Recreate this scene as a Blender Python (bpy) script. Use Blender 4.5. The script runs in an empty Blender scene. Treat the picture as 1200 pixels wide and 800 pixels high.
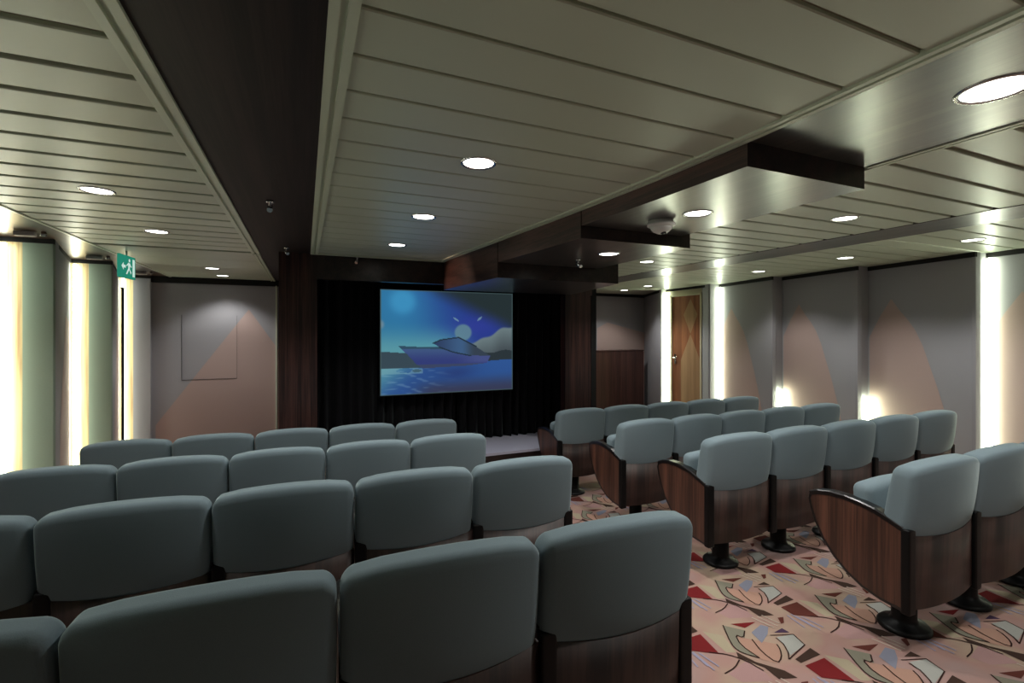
import bpy, math, random
from mathutils import Vector, Matrix
random.seed(7)
R = math.radians
scene = bpy.context.scene
COL = scene.collection
EYE = 1.55                    # eye height above the floor under the camera (z = 0)
CZ = 2.38                     # ceiling underside
SLOPE = -0.06                 # the floor falls gently towards the screen
def floor_z(y): return SLOPE * y
def dz(d): return EYE + d

# ------------------------------------------------------------------ materials
def lin(c):
    return tuple(((v / 255) / 12.92 if v / 255 <= .04045 else ((v / 255 + .055) / 1.055) ** 2.4) for v in c) + (1,)

def new_mat(name):
    m = bpy.data.materials.new(name); m.use_nodes = True
    nt = m.node_tree
    return m, nt, nt.nodes['Principled BSDF']

def simple(name, rgb, rough=.6, metal=0., spec=.5, coat=0., bump=0., bscale=200., sheen=0., vary=0., srough=.4):
    m, nt, b = new_mat(name)
    b.inputs['Base Color'].default_value = lin(rgb)
    b.inputs['Roughness'].default_value = rough
    b.inputs['Metallic'].default_value = metal
    b.inputs['Specular IOR Level'].default_value = spec
    b.inputs['Coat Weight'].default_value = coat
    b.inputs['Coat Roughness'].default_value = .12
    if sheen:
        b.inputs['Sheen Weight'].default_value = sheen
        b.inputs['Sheen Roughness'].default_value = srough
        b.inputs['Sheen Tint'].default_value = lin((215, 232, 230))
    if bump or vary:
        tc = nt.nodes.new('ShaderNodeTexCoord')
        n = nt.nodes.new('ShaderNodeTexNoise'); n.inputs['Scale'].default_value = bscale
        n.inputs['Detail'].default_value = 4
        nt.links.new(tc.outputs['Object'], n.inputs['Vector'])
        if bump:
            bp = nt.nodes.new('ShaderNodeBump'); bp.inputs['Strength'].default_value = bump
            bp.inputs['Distance'].default_value = .002
            nt.links.new(n.outputs['Fac'], bp.inputs['Height'])
            nt.links.new(bp.outputs['Normal'], b.inputs['Normal'])
        if vary:
            mx = nt.nodes.new('ShaderNodeMix'); mx.data_type = 'RGBA'
            mx.inputs[6].default_value = lin(tuple(v * (1 - vary) for v in rgb))
            mx.inputs[7].default_value = lin(tuple(min(255, v * (1 + vary)) for v in rgb))
            nt.links.new(n.outputs['Fac'], mx.inputs[0])
            nt.links.new(mx.outputs[2], b.inputs['Base Color'])
    return m

def wood(name, dark, light, grain='Z', rough=.35, coat=.0, fine=70., spec=.5, crough=.12):
    m, nt, b = new_mat(name)
    tc = nt.nodes.new('ShaderNodeTexCoord')
    mp = nt.nodes.new('ShaderNodeMapping')
    s = {'Z': (fine, fine, 1.6), 'Y': (fine, 1.6, fine), 'X': (1.6, fine, fine)}[grain]
    mp.inputs['Scale'].default_value = s
    n = nt.nodes.new('ShaderNodeTexNoise'); n.inputs['Scale'].default_value = 1.; n.inputs['Detail'].default_value = 5
    n.inputs['Roughness'].default_value = .65
    n2 = nt.nodes.new('ShaderNodeTexNoise'); n2.inputs['Scale'].default_value = .18; n2.inputs['Detail'].default_value = 2
    add = nt.nodes.new('ShaderNodeMath'); add.operation = 'ADD'
    r = nt.nodes.new('ShaderNodeValToRGB')
    r.color_ramp.elements[0].position = .75; r.color_ramp.elements[0].color = lin(dark)
    r.color_ramp.elements[1].position = 1.25 if False else 1.0; r.color_ramp.elements[1].color = lin(light)
    nt.links.new(tc.outputs['Object'], mp.inputs['Vector'])
    nt.links.new(mp.outputs['Vector'], n.inputs['Vector']); nt.links.new(mp.outputs['Vector'], n2.inputs['Vector'])
    nt.links.new(n.outputs['Fac'], add.inputs[0]); nt.links.new(n2.outputs['Fac'], add.inputs[1])
    sub = nt.nodes.new('ShaderNodeMath'); sub.operation = 'MULTIPLY'; sub.inputs[1].default_value = .86
    nt.links.new(add.outputs[0], sub.inputs[0])
    nt.links.new(sub.outputs[0], r.inputs['Fac'])
    nt.links.new(r.outputs['Color'], b.inputs['Base Color'])
    b.inputs['Roughness'].default_value = rough
    b.inputs['Specular IOR Level'].default_value = spec
    b.inputs['Coat Weight'].default_value = coat; b.inputs['Coat Roughness'].default_value = crough
    return m

def glow(name, rgb, strength):
    m = bpy.data.materials.new(name); m.use_nodes = True
    nt = m.node_tree; nt.nodes.clear()
    e = nt.nodes.new('ShaderNodeEmission'); o = nt.nodes.new('ShaderNodeOutputMaterial')
    e.inputs['Color'].default_value = lin(rgb); e.inputs['Strength'].default_value = strength
    nt.links.new(e.outputs[0], o.inputs['Surface'])
    return m

M = {}
M['fabric'] = simple('seat_fabric', (120, 136, 143), .92, spec=.12, bump=.25, bscale=380, sheen=.6, vary=.05, srough=.3)
M['seat_wood'] = wood('seat_wood', (36, 27, 25), (64, 46, 41), 'Z', .42, .0)
M['seat_wood_lit'] = wood('seat_wood_lit', (62, 40, 32), (104, 68, 54), 'Z', .36, .05)  # lighter copy of the seat wood, direct light put into its colour
M['black'] = simple('black_lacquer', (16, 14, 15), .28, coat=.4)
M['black_metal'] = simple('black_metal', (10, 10, 11), .45, spec=.25)
M['ceil'] = simple('ceiling_enamel', (186, 193, 174), .36, spec=.5)
M['ceil_gap'] = simple('ceiling_gap_shade', (135, 130, 108), .5)  # same enamel as the boards, groove shade put into the colour
M['trim'] = simple('trim_enamel', (196, 204, 184), .34)
M['dark_wood'] = wood('dark_wood', (24, 16, 15), (48, 33, 30), 'Y', .3, .0)
M['soffit'] = wood('soffit_wood', (50, 46, 44), (72, 66, 62), 'Y', .32, .9, crough=.24)
M['cornice'] = wood('cornice_wood', (62, 42, 30), (92, 64, 46), 'Y', .3, .6, crough=.2)
M['beam'] = wood('beam_wood', (24, 16, 16), (42, 30, 29), 'Y', .55, spec=.25)
M['fascia'] = wood('fascia_wood', (42, 27, 24), (82, 56, 50), 'Y', .35)
M['pier'] = wood('pier_wood', (40, 24, 22), (84, 54, 48), 'Z', .3, .1)
M['wall'] = simple('wall_fabric', (158, 158, 163), .85, spec=.2, bump=.2, bscale=260, vary=.03)
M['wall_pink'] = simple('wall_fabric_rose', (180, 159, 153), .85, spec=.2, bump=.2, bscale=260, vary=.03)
M['wall_green'] = simple('wall_fabric_sage', (146, 162, 148), .85, spec=.2, bump=.2, bscale=260, vary=.03)
M['veneer'] = wood('veneer', (196, 164, 112), (226, 200, 150), 'Z', .4)
M['cream'] = simple('cream_lacquer', (222, 216, 186), .4)
M['reveal'] = simple('shadow_gap', (10, 10, 9), .8)
M['curtain'] = simple('curtain_velvet', (26, 25, 27), .95, spec=.1, sheen=.1)
M['stage'] = simple('stage_vinyl', (186, 186, 204), .5)
M['stage_front'] = wood('stage_front_wood', (26, 20, 20), (46, 36, 34), 'X', .4)
M['dark'] = simple('dark_back', (14, 13, 14), .8)
M['door'] = wood('door_veneer', (134, 84, 56), (168, 112, 76), 'Z', .28, .5)
M['door_inlay'] = wood('door_inlay', (166, 132, 96), (184, 150, 112), 'Z', .28, .5)
M['cabinet'] = wood('cabinet_wood', (58, 38, 34), (82, 54, 48), 'Z', .35, .1)
M['chrome'] = simple('chrome', (200, 200, 200), .2, metal=1)
M['white_plastic'] = simple('white_plastic', (214, 214, 210), .35)
M['smoked'] = simple('smoked_dome', (46, 46, 48), .12, coat=.6)
M['line'] = simple('panel_joint', (70, 68, 70), .9)
M['tube'] = glow('tube_glow', (244, 255, 222), 20)
M['tube_warm'] = glow('tube_glow_warm', (250, 255, 232), 15)
M['tube_low'] = glow('tube_glow_low', (242, 255, 218), 60)
m, nt, b = new_mat('backlit_veneer')
tc = nt.nodes.new('ShaderNodeTexCoord'); mp = nt.nodes.new('ShaderNodeMapping'); mp.inputs['Scale'].default_value = (40, 1, 1.3)
n = nt.nodes.new('ShaderNodeTexNoise'); n.inputs['Scale'].default_value = 1; n.inputs['Detail'].default_value = 3
cr = nt.nodes.new('ShaderNodeValToRGB'); cr.color_ramp.elements[0].position = .3; cr.color_ramp.elements[0].color = lin((168, 134, 96))
cr.color_ramp.elements[1].position = .62; cr.color_ramp.elements[1].color = lin((208, 194, 146))
nt.links.new(tc.outputs['Object'], mp.inputs['Vector']); nt.links.new(mp.outputs['Vector'], n.inputs['Vector']); nt.links.new(n.outputs['Fac'], cr.inputs['Fac'])
nt.links.new(cr.outputs['Color'], b.inputs['Base Color']); nt.links.new(cr.outputs['Color'], b.inputs['Emission Color'])
b.inputs['Emission Strength'].default_value = .12; b.inputs['Roughness'].default_value = .5
M['backlit'] = m
M['lens'] = glow('lamp_lens', (255, 253, 244), 7)
M['sign_green'] = glow('exit_sign_green', (52, 170, 140), .55)
M['sign_white'] = glow('exit_sign_white', (215, 245, 232), .8)

# carpet
M['carpet'] = None
m, nt, b = new_mat('carpet_base')
tc = nt.nodes.new('ShaderNodeTexCoord')
n = nt.nodes.new('ShaderNodeTexNoise'); n.inputs['Scale'].default_value = 2.6; n.inputs['Detail'].default_value = 2.
cr = nt.nodes.new('ShaderNodeValToRGB')
el = cr.color_ramp.elements
el[0].position = .34; el[0].color = lin((160, 136, 131))
el[1].position = .66; el[1].color = lin((167, 146, 127))
e = el.new(.5); e.color = lin((164, 130, 121))
n2 = nt.nodes.new('ShaderNodeTexNoise'); n2.inputs['Scale'].default_value = 420; n2.inputs['Detail'].default_value = 2
bp = nt.nodes.new('ShaderNodeBump'); bp.inputs['Strength'].default_value = .4; bp.inputs['Distance'].default_value = .003
nt.links.new(tc.outputs['Object'], n.inputs['Vector']); nt.links.new(tc.outputs['Object'], n2.inputs['Vector'])
nt.links.new(n.outputs['Fac'], cr.inputs['Fac']); nt.links.new(cr.outputs['Color'], b.inputs['Base Color'])
nt.links.new(n2.outputs['Fac'], bp.inputs['Height']); nt.links.new(bp.outputs['Normal'], b.inputs['Normal'])
b.inputs['Roughness'].default_value = .95; b.inputs['Specular IOR Level'].default_value = .1
M['carpet'] = m
for k, c in dict(leaf=(150, 146, 128), brown=(108, 58, 50), blue=(150, 152, 168), orange=(200, 158, 138), white=(188, 188, 180),
                 dbrown=(74, 56, 48), red=(132, 40, 42), purple=(88, 66, 92), line=(62, 42, 38), hatch=(176, 172, 196),
                 cream=(222, 204, 186), beige=(196, 182, 154), pink=(196, 156, 152)).items():
    M['c_' + k] = simple('carpet_' + k, tuple(v * .84 for v in c), .95, spec=.1, bump=.3, bscale=420, vary=.08)

# ------------------------------------------------------------------ mesh helpers
class MB:
    def __init__(self): self.v = []; self.f = []; self.mi = []; self.sm = []
    def poly(self, pts, mi=0, smooth=False):
        b = len(self.v); self.v += [tuple(p) for p in pts]
        self.f.append(tuple(range(b, b + len(pts)))); self.mi.append(mi); self.sm.append(smooth)
    def box(self, x0, x1, y0, y1, z0, z1, mi=0):
        self.hexa([(x0, y0, z0), (x1, y0, z0), (x1, y1, z0), (x0, y1, z0), (x0, y0, z1), (x1, y0, z1), (x1, y1, z1), (x0, y1, z1)], mi)
    def hexa(self, p, mi=0):
        b = len(self.v); self.v += [tuple(q) for q in p]
        for q in ((3, 2, 1, 0), (4, 5, 6, 7), (0, 1, 5, 4), (1, 2, 6, 5), (2, 3, 7, 6), (3, 0, 4, 7)):
            self.f.append(tuple(b + i for i in q)); self.mi.append(mi); self.sm.append(False)
    def prism(self, pts2, z0, z1, mi=0, axis='Z'):
        """extrude a polygon; axis Z: pts are (x,y); axis X: pts are (y,z) and z0,z1 are x; axis Y: pts are (x,z)"""
        def P(p, h):
            return {'Z': (p[0], p[1], h), 'X': (h, p[0], p[1]), 'Y': (p[0], h, p[1])}[axis]
        n = len(pts2); b = len(self.v)
        self.v += [P(p, z0) for p in pts2] + [P(p, z1) for p in pts2]
        self.f.append(tuple(range(b + n - 1, b - 1, -1))); self.mi.append(mi); self.sm.append(False)
        self.f.append(tuple(range(b + n, b + 2 * n))); self.mi.append(mi); self.sm.append(False)
        for i in range(n):
            j = (i + 1) % n
            self.f.append((b + i, b + j, b + n + j, b + n + i)); self.mi.append(mi); self.sm.append(False)
    def lathe(self, prof, cx=0, cy=0, n=24, mi=0, smooth=True, capb=True, capt=True):
        b = len(self.v)
        for r, z in prof:
            for i in range(n):
                a = 2 * math.pi * i / n
                self.v.append((cx + r * math.cos(a), cy + r * math.sin(a), z))
        for k in range(len(prof) - 1):
            for i in range(n):
                j = (i + 1) % n
                self.f.append((b + k * n + i, b + k * n + j, b + (k + 1) * n + j, b + (k + 1) * n + i)); self.mi.append(mi); self.sm.append(smooth)
        if capb: self.f.append(tuple(b + i for i in range(n - 1, -1, -1))); self.mi.append(mi); self.sm.append(False)
        if capt:
            k = len(prof) - 1
            self.f.append(tuple(b + k * n + i for i in range(n))); self.mi.append(mi); self.sm.append(False)
    def rbox(self, hx, hy, hz, r, n=10, fn=None, mi=0):
        """rounded box on a grid, deformed by fn"""
        def pt(a, b_, c):
            p = Vector((a * hx, b_ * hy, c * hz))
            q = Vector((max(-hx + r, min(hx - r, p.x)), max(-hy + r, min(hy - r, p.y)), max(-hz + r, min(hz - r, p.z))))
            d = p - q
            if d.length > 1e-9: p = q + d.normalized() * r * min(1, 1)
            return fn(p) if fn else p
        def co(i, m): 
            t = -1 + 2 * i / m
            return t
        key = {}
        def vid(a, b_, c):
            k = (round(a, 5), round(b_, 5), round(c, 5))
            if k not in key:
                key[k] = len(self.v); self.v.append(tuple(pt(a, b_, c)))
            return key[k]
        def axis_coords(h):
            # denser near the ends so the rounding reads
            e = [-1 + (r / h) * t for t in (0, .18, .4, .7, 1)]
            k = max(2, n // 2)
            mid = [e[-1] + (-2 * e[-1]) * i / k for i in range(1, k)]
            return e + mid + [-t for t in reversed(e)]
        X, Y, Z = axis_coords(hx), axis_coords(hy), axis_coords(hz)
        def quad(q):
            self.f.append(tuple(vid(*p) for p in q)); self.mi.append(mi); self.sm.append(True)
        for s in (-1, 1):
            for i in range(len(X) - 1):
                for j in range(len(Y) - 1):
                    q = [(X[i], Y[j], s), (X[i + 1], Y[j], s), (X[i + 1], Y[j + 1], s), (X[i], Y[j + 1], s)]
                    quad(q if s > 0 else q[::-1])
                for j in range(len(Z) - 1):
                    q = [(X[i], s, Z[j]), (X[i + 1], s, Z[j]), (X[i + 1], s, Z[j + 1]), (X[i], s, Z[j + 1])]
                    quad(q if s < 0 else q[::-1])
            for i in range(len(Y) - 1):
                for j in range(len(Z) - 1):
                    q = [(s, Y[i], Z[j]), (s, Y[i + 1], Z[j]), (s, Y[i + 1], Z[j + 1]), (s, Y[i], Z[j + 1])]
                    quad(q if s > 0 else q[::-1])
    def tube(self, pts, r, n=8, mi=0):
        b0 = len(self.v); P = [Vector(p) for p in pts]
        for k, p in enumerate(P):
            t = (P[min(k + 1, len(P) - 1)] - P[max(k - 1, 0)]).normalized()
            a = t.cross(Vector((0, 0, 1)) if abs(t.z) < .9 else Vector((1, 0, 0))).normalized(); c = t.cross(a)
            for i in range(n):
                an = 2 * math.pi * i / n
                self.v.append(tuple(p + a * r * math.cos(an) + c * r * math.sin(an)))
        for k in range(len(P) - 1):
            for i in range(n):
                j = (i + 1) % n
                self.f.append((b0 + k * n + i, b0 + k * n + j, b0 + (k + 1) * n + j, b0 + (k + 1) * n + i)); self.mi.append(mi); self.sm.append(True)
        self.f.append(tuple(b0 + i for i in range(n - 1, -1, -1))); self.mi.append(mi); self.sm.append(False)
        k = len(P) - 1
        self.f.append(tuple(b0 + k * n + i for i in range(n))); self.mi.append(mi); self.sm.append(False)
    def build(self, name, mats, parent=None, kind=None, loc=None, bevel=0., fix=True):
        me = bpy.data.meshes.new(name)
        me.from_pydata(self.v, [], self.f)
        if not isinstance(mats, (list, tuple)): mats = [mats]
        for mm in mats: me.materials.append(mm)
        for p, i, s in zip(me.polygons, self.mi, self.sm): p.material_index = i; p.use_smooth = s
        me.update()
        if fix:
            import bmesh
            bm = bmesh.new(); bm.from_mesh(me); bmesh.ops.recalc_face_normals(bm, faces=bm.faces); bm.to_mesh(me); bm.free()
        o = bpy.data.objects.new(name, me); COL.objects.link(o)
        if parent is not None: o.parent = parent
        if kind: o['kind'] = kind
        if loc: o.location = loc
        if bevel:
            bv = o.modifiers.new('bevel', 'BEVEL'); bv.width = bevel; bv.segments = 2; bv.limit_method = 'ANGLE'
        return o

def tag(o, label, cat, group=None):
    o['label'] = label; o['category'] = cat
    if group: o['group'] = group
    return o
def empty(name, loc, rz=0.):
    o = bpy.data.objects.new(name, None); COL.objects.link(o)
    o.location = loc; o.rotation_euler = (0, 0, rz); o.empty_display_size = .1
    return o
kids = {}
def copy_tree(o, parent=None):
    c = o.copy(); COL.objects.link(c)
    if parent is not None: c.parent = parent
    for ch in list(o.children): copy_tree(ch, c)
    return c
S = 'structure'

# ------------------------------------------------------------------ floor with its woven carpet pattern
MOT = {
  'leaf':[(0.0, 0.0), (0.069, -0.089), (0.006, -0.141), (-0.01, -0.096), (-0.066, -0.177), (-0.071, -0.294), (-0.098, -0.249), (-0.117, -0.2), (-0.102, -0.145)],
  'brown':[(0.05, -0.008), (0.195, -0.055), (0.089, -0.072)],
  'blue':[(0.084, -0.119), (0.195, -0.087), (0.215, -0.121), (0.151, -0.167), (0.05, -0.212), (0.07, -0.157)],
  'orange':[(-0.016, -0.115), (0.034, -0.169), (0.112, -0.249), (0.062, -0.319), (-0.027, -0.362), (-0.075, -0.305), (-0.059, -0.18)],
  'white':[(0.17, -0.208), (0.269, -0.231), (0.239, -0.317), (0.084, -0.349), (0.136, -0.288)],
  'dbrown':[(0.08, -0.379), (0.236, -0.35), (0.229, -0.407), (0.079, -0.41)],
  'red':[(0.077, -0.433), (0.22, -0.434), (0.176, -0.609), (0.064, -0.523)],
  'purple':[(0.194, -0.173), (0.27, -0.163), (0.27, -0.21)],
  'dleaf':[(-0.135, -0.209), (-0.113, -0.311), (-0.079, -0.364), (-0.046, -0.415), (-0.039, -0.476), (-0.126, -0.445), (-0.113, -0.359), (-0.16, -0.241)],
  'small':[(0.346, -0.079), (0.382, -0.088), (0.332, -0.13), (0.307, -0.131)],
  'l1':[(0.0, 0.0), (-0.1, -0.144), (-0.119, -0.206), (-0.101, -0.251), (-0.071, -0.294)],
  'l2':[(-0.07, -0.292), (-0.066, -0.177), (-0.013, -0.094), (0.001, -0.138), (0.062, -0.093)],
  'l3':[(0.031, -0.167), (-0.018, -0.267), (-0.029, -0.364), (0.03, -0.343), (0.087, -0.292), (0.109, -0.255)],
  'l4':[(0.153, -0.183), (0.271, -0.23), (0.236, -0.32), (0.052, -0.366), (0.101, -0.325), (0.145, -0.265), (0.157, -0.214)],
  'l5':[(-0.259, -0.151), (-0.189, -0.205), (-0.148, -0.282), (-0.138, -0.371)],
  'l6':[(-0.175, -0.263), (-0.243, -0.297), (-0.321, -0.307)],
  'h1':[(0.418, -0.088), (0.388, -0.213)], 'h2':[(0.448, -0.089), (0.437, -0.229)],
  'h3':[(0.455, -0.115), (0.442, -0.266)], 'h4':[(0.477, -0.134), (0.483, -0.255)],
  'w1':[(0.215, -0.014), (0.234, -0.138)], 'w2':[(0.251, -0.023), (0.268, -0.138)], 'w3':[(0.286, -0.023), (0.301, -0.122)],
  'pinkp':[(-0.148, -0.282), (-0.138, -0.371), (-0.159, -0.441), (-0.298, -0.385), (-0.308, -0.313)],
  'beige':[(-0.147, 0.008), (-0.077, -0.071), (-0.135, -0.211), (-0.181, -0.189)],
}
FX0, FX1, FY0, FY1 = -2.6, 6.9, -1.9, 8.7
fl = MB()
fl.hexa([(FX0, FY0, floor_z(FY0) - .1), (FX1, FY0, floor_z(FY0) - .1), (FX1, FY1, floor_z(FY1) - .1), (FX0, FY1, floor_z(FY1) - .1),
         (FX0, FY0, floor_z(FY0)), (FX1, FY0, floor_z(FY0)), (FX1, FY1, floor_z(FY1)), (FX0, FY1, floor_z(FY1))], 0)
cm = ['carpet', 'c_leaf', 'c_brown', 'c_blue', 'c_orange', 'c_white', 'c_dbrown', 'c_red', 'c_purple', 'c_line', 'c_hatch', 'c_cream', 'c_beige', 'c_pink']
ci = {k: i for i, k in enumerate(cm)}
def carpet_poly(ox, oy, pts, mat, layer):
    P = [(ox + x, oy + y, floor_z(oy + y) + .0006 + .0005 * layer) for x, y in pts]
    fl.poly(P, ci[mat])
def carpet_line(ox, oy, pts, mat, layer, w=.006):
    # smooth the polyline a little, then a ribbon
    for a, b_ in zip(pts[:-1], pts[1:]):
        d = Vector((b_[0] - a[0], b_[1] - a[1])); L = d.length
        if L < 1e-6: continue
        d /= L; nn = Vector((-d.y, d.x)) * w / 2; e = d * w * .3
        q = [(a[0] + nn.x - e.x, a[1] + nn.y - e.y), (a[0] - nn.x - e.x, a[1] - nn.y - e.y),
             (b_[0] - nn.x + e.x, b_[1] - nn.y + e.y), (b_[0] + nn.x + e.x, b_[1] + nn.y + e.y)]
        carpet_poly(ox, oy, q, mat, layer)
def smooth(pts):
    out = [pts[0]]
    for a, b_ in zip(pts[:-1], pts[1:]):
        out += [(a[0] * .75 + b_[0] * .25, a[1] * .75 + b_[1] * .25), (a[0] * .25 + b_[0] * .75, a[1] * .25 + b_[1] * .75)]
    return out + [pts[-1]]
def rect(x, y, w, h, a):
    c, s = math.cos(a), math.sin(a)
    return [(x + c * p - s * q, y + s * p + c * q) for p, q in ((-w, -h), (w, -h), (w, h), (-w, h))]
for row in range(-5, 10):
    for colm in range(-6, 7):
        ox = 2.19 + .79 * colm + (.39 if row % 2 else 0); oy = 2.01 + .425 * row
        if not (-2.2 < ox - .3 and ox + .5 < 6.3 and oy - .62 > -1.8 and oy < 5.1): continue
        alt = (row + colm) % 3
        P_ = carpet_poly
        P_(ox, oy, MOT['pinkp'], 'c_pink', 0); P_(ox, oy, MOT['beige'], 'c_beige', 0)
        P_(ox, oy, MOT['orange'], 'c_orange', 1); P_(ox, oy, MOT['leaf'], 'c_leaf', 2)
        P_(ox, oy, MOT['blue'], 'c_blue', 2)
        P_(ox, oy, MOT['brown'], 'c_brown' if alt else 'c_red', 2)
        P_(ox, oy, MOT['white'], 'c_white', 2); P_(ox, oy, MOT['dbrown'], 'c_dbrown', 3)
        P_(ox, oy, MOT['red'], 'c_red' if alt != 1 else 'c_brown', 3)
        P_(ox, oy, MOT['purple'], 'c_purple' if alt == 0 else 'c_dbrown', 3)
        P_(ox, oy, MOT['dleaf'], 'c_dbrown', 3); P_(ox, oy, MOT['small'], 'c_brown', 3)
        for k in ('l1', 'l2', 'l3', 'l5', 'l6'): carpet_line(ox, oy, smooth(MOT[k]), 'c_line', 4, .007)
        carpet_line(ox, oy, MOT['l4'], 'c_line', 4, .006)
        for k in ('h1', 'h2', 'h3', 'h4'): carpet_line(ox, oy, MOT[k], 'c_hatch', 4, .008)
        for k in ('w1', 'w2', 'w3'): carpet_line(ox, oy, MOT[k], 'c_cream', 4, .008)
fl.build('floor', [M[k] for k in cm], kind=S, fix=False)

# ------------------------------------------------------------------ ceilings
XR = [(-1.9, 1.73), (.6, 1.735), (1.48, 1.755), (2.1, 1.745), (2.95, 1.69), (4.0, 1.60), (5.2, 1.49), (8.7, 1.4)]
def xr(y):
    for (a, xa), (b_, xb) in zip(XR[:-1], XR[1:]):
        if a <= y <= b_: return xa + (xb - xa) * (y - a) / (b_ - a)
    return XR[0][1] if y < XR[0][0] else XR[-1][1]

def strip_field(mb, x0, x1, joints, gap, rec=.016, f0=None, f1=None):
    """planked metal ceiling: boards along x, recessed gaps between"""
    for a, b_ in zip(joints[:-1], joints[1:]):
        ya, yb = a + gap * .5, b_ - gap * .5
        fa = (f0 or (lambda y: x0)); fb = (f1 or (lambda y: x1))
        c = .004
        top, bot = CZ + .03, CZ
        # board with a small chamfer along both long edges
        q = [(ya, bot + c), (ya + c, bot), (yb - c, bot), (yb, bot + c), (yb, top), (ya, top)]
        n = len(q); s = len(mb.v)
        mb.v += [(fa(y), y, z) for y, z in q] + [(fb(y), y, z) for y, z in q]
        mb.f += [tuple(range(s, s + n)), tuple(range(s + 2 * n - 1, s + n - 1, -1))]; mb.mi += [0, 0]; mb.sm += [False, False]
        for i in range(n):
            j = (i + 1) % n
            mb.f.append((s + i, s + n + i, s + n + j, s + j)); mb.mi.append(0); mb.sm.append(False)
    ys = joints[0], joints[-1]
    N = 8
    for k in range(N):
        a = ys[0] + (ys[1] - ys[0]) * k / N; b_ = ys[0] + (ys[1] - ys[0]) * (k + 1) / N
        fa = (f0 or (lambda y: x0)); fb = (f1 or (lambda y: x1))
        mb.hexa([(fa(a), a, CZ + rec), (fb(a), a, CZ + rec), (fb(b_), b_, CZ + rec), (fa(b_), b_, CZ + rec),
                 (fa(a), a, CZ + .06), (fb(a), a, CZ + .06), (fb(b_), b_, CZ + .06), (fa(b_), b_, CZ + .06)], 1)

def rng(a, b_, st):
    out = []; y = a
    while y < b_ + 1e-6: out.append(round(y, 4)); y += st
    return out
# left ceiling: boards every .242 m, then a break, then the wide end bay
c = MB()
JL = [1.67 + .242 * k for k in range(-15, 17)]
JL = [y for y in JL if -1.95 < y < 5.5] + [5.56]
strip_field(c, -1.8, -.5, JL, .034)
strip_field(c, -1.8, -.5, [5.64, 6.3, 7.0, 7.7, 8.45], .006)
c.build('ceiling_left', [M['ceil'], M['ceil_gap']], kind=S)
# centre ceiling
c = MB()
JC = [1.49 + .2275 * k for k in range(-15, 17)]
JC = [y for y in JC if -1.95 < y < 5.2] + [5.34]
strip_field(c, .13, 0, JC, .014, rec=.014, f1=lambda y: xr(y) - .055)
c.build('ceiling_center', [M['ceil'], M['ceil_gap']], kind=S)
# right ceiling, inner field and outer field
c = MB()
JR = [1.63 + .2285 * k for k in range(-15, 31)]
JR = [y for y in JR if -1.95 < y < 8.5]
strip_field(c, 2.63, 4.25, JR, .03)
c.build('ceiling_right', [M['ceil'], M['ceil_gap']], kind=S)
c = MB(); strip_field(c, 4.72, 6.75, JR, .02)
c.build('ceiling_right', [M['ceil'], M['ceil_gap']], kind=S)
# deck above everything
c = MB(); c.box(-2.7, 7.0, -2.0, 8.9, CZ + .09, CZ + .2); c.build('ceiling_deck', M['dark'], kind=S)

# ridged trims round the fields
def ridge(mb, fx, y0, y1, w, n=1, drop=.012):
    for k in range(n):
        a = y0 + (y1 - y0) * k / n; b_ = y0 + (y1 - y0) * (k + 1) / n
        for u0, u1, d in ((0, .36, drop), (.36, .62, .0), (.62, 1, drop)):
            xa0, xa1, xb0, xb1 = fx(a) + w * u0, fx(a) + w * u1, fx(b_) + w * u0, fx(b_) + w * u1
            mb.hexa([(xa0, a, CZ - d), (xa1, a, CZ - d), (xb1, b_, CZ - d), (xb0, b_, CZ - d),
                     (xa0, a, CZ + .05), (xa1, a, CZ + .05), (xb1, b_, CZ + .05), (xb0, b_, CZ + .05)])
t = MB(); ridge(t, lambda y: -.5, -1.95, 5.58, .075); ridge(t, lambda y: -.49, 5.62, 8.45, .06); t.build('trim_1', M['trim'], kind=S)
t = MB(); ridge(t, lambda y: .055, -1.95, 5.36, .075); t.box(.055, 1.49, 5.34, 5.39, CZ - .012, CZ + .05); t.build('trim_2', M['trim'], kind=S)
t = MB(); ridge(t, lambda y: xr(y) - .06, -1.95, 5.36, .06, n=24, drop=.01); t.build('trim_3', M['trim'], kind=S)
t = MB(); ridge(t, lambda y: 2.575, -1.95, 1.475, .05, drop=.006); t.build('trim_4', M['trim'], kind=S)
t = MB(); t.box(-1.825, -1.8, -1.95, 8.45, CZ - .008, CZ + .04); t.build('trim_5', M['trim'], kind=S)

# flat wooden soffits
c = MB(); c.box(-.425, .055, -1.95, 8.5, CZ, CZ + .05); c.build('ceiling_soffit', M['beam'], kind=S)
c = MB(); c.box(-2.6, -1.825, -1.95, 8.5, CZ, CZ + .05); c.build('ceiling_soffit', M['cornice'], kind=S)
c = MB(); c.prism([(xr(-1.9), -1.95), (2.575, -1.95), (2.575, 1.49), (xr(1.49), 1.49)], CZ, CZ + .05); c.build('ceiling_soffit', M['soffit'], kind=S)
c = MB(); c.box(4.25, 4.72, -1.95, 8.5, CZ - .004, CZ + .05); c.build('ceiling_soffit', M['soffit'], kind=S)
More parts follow.
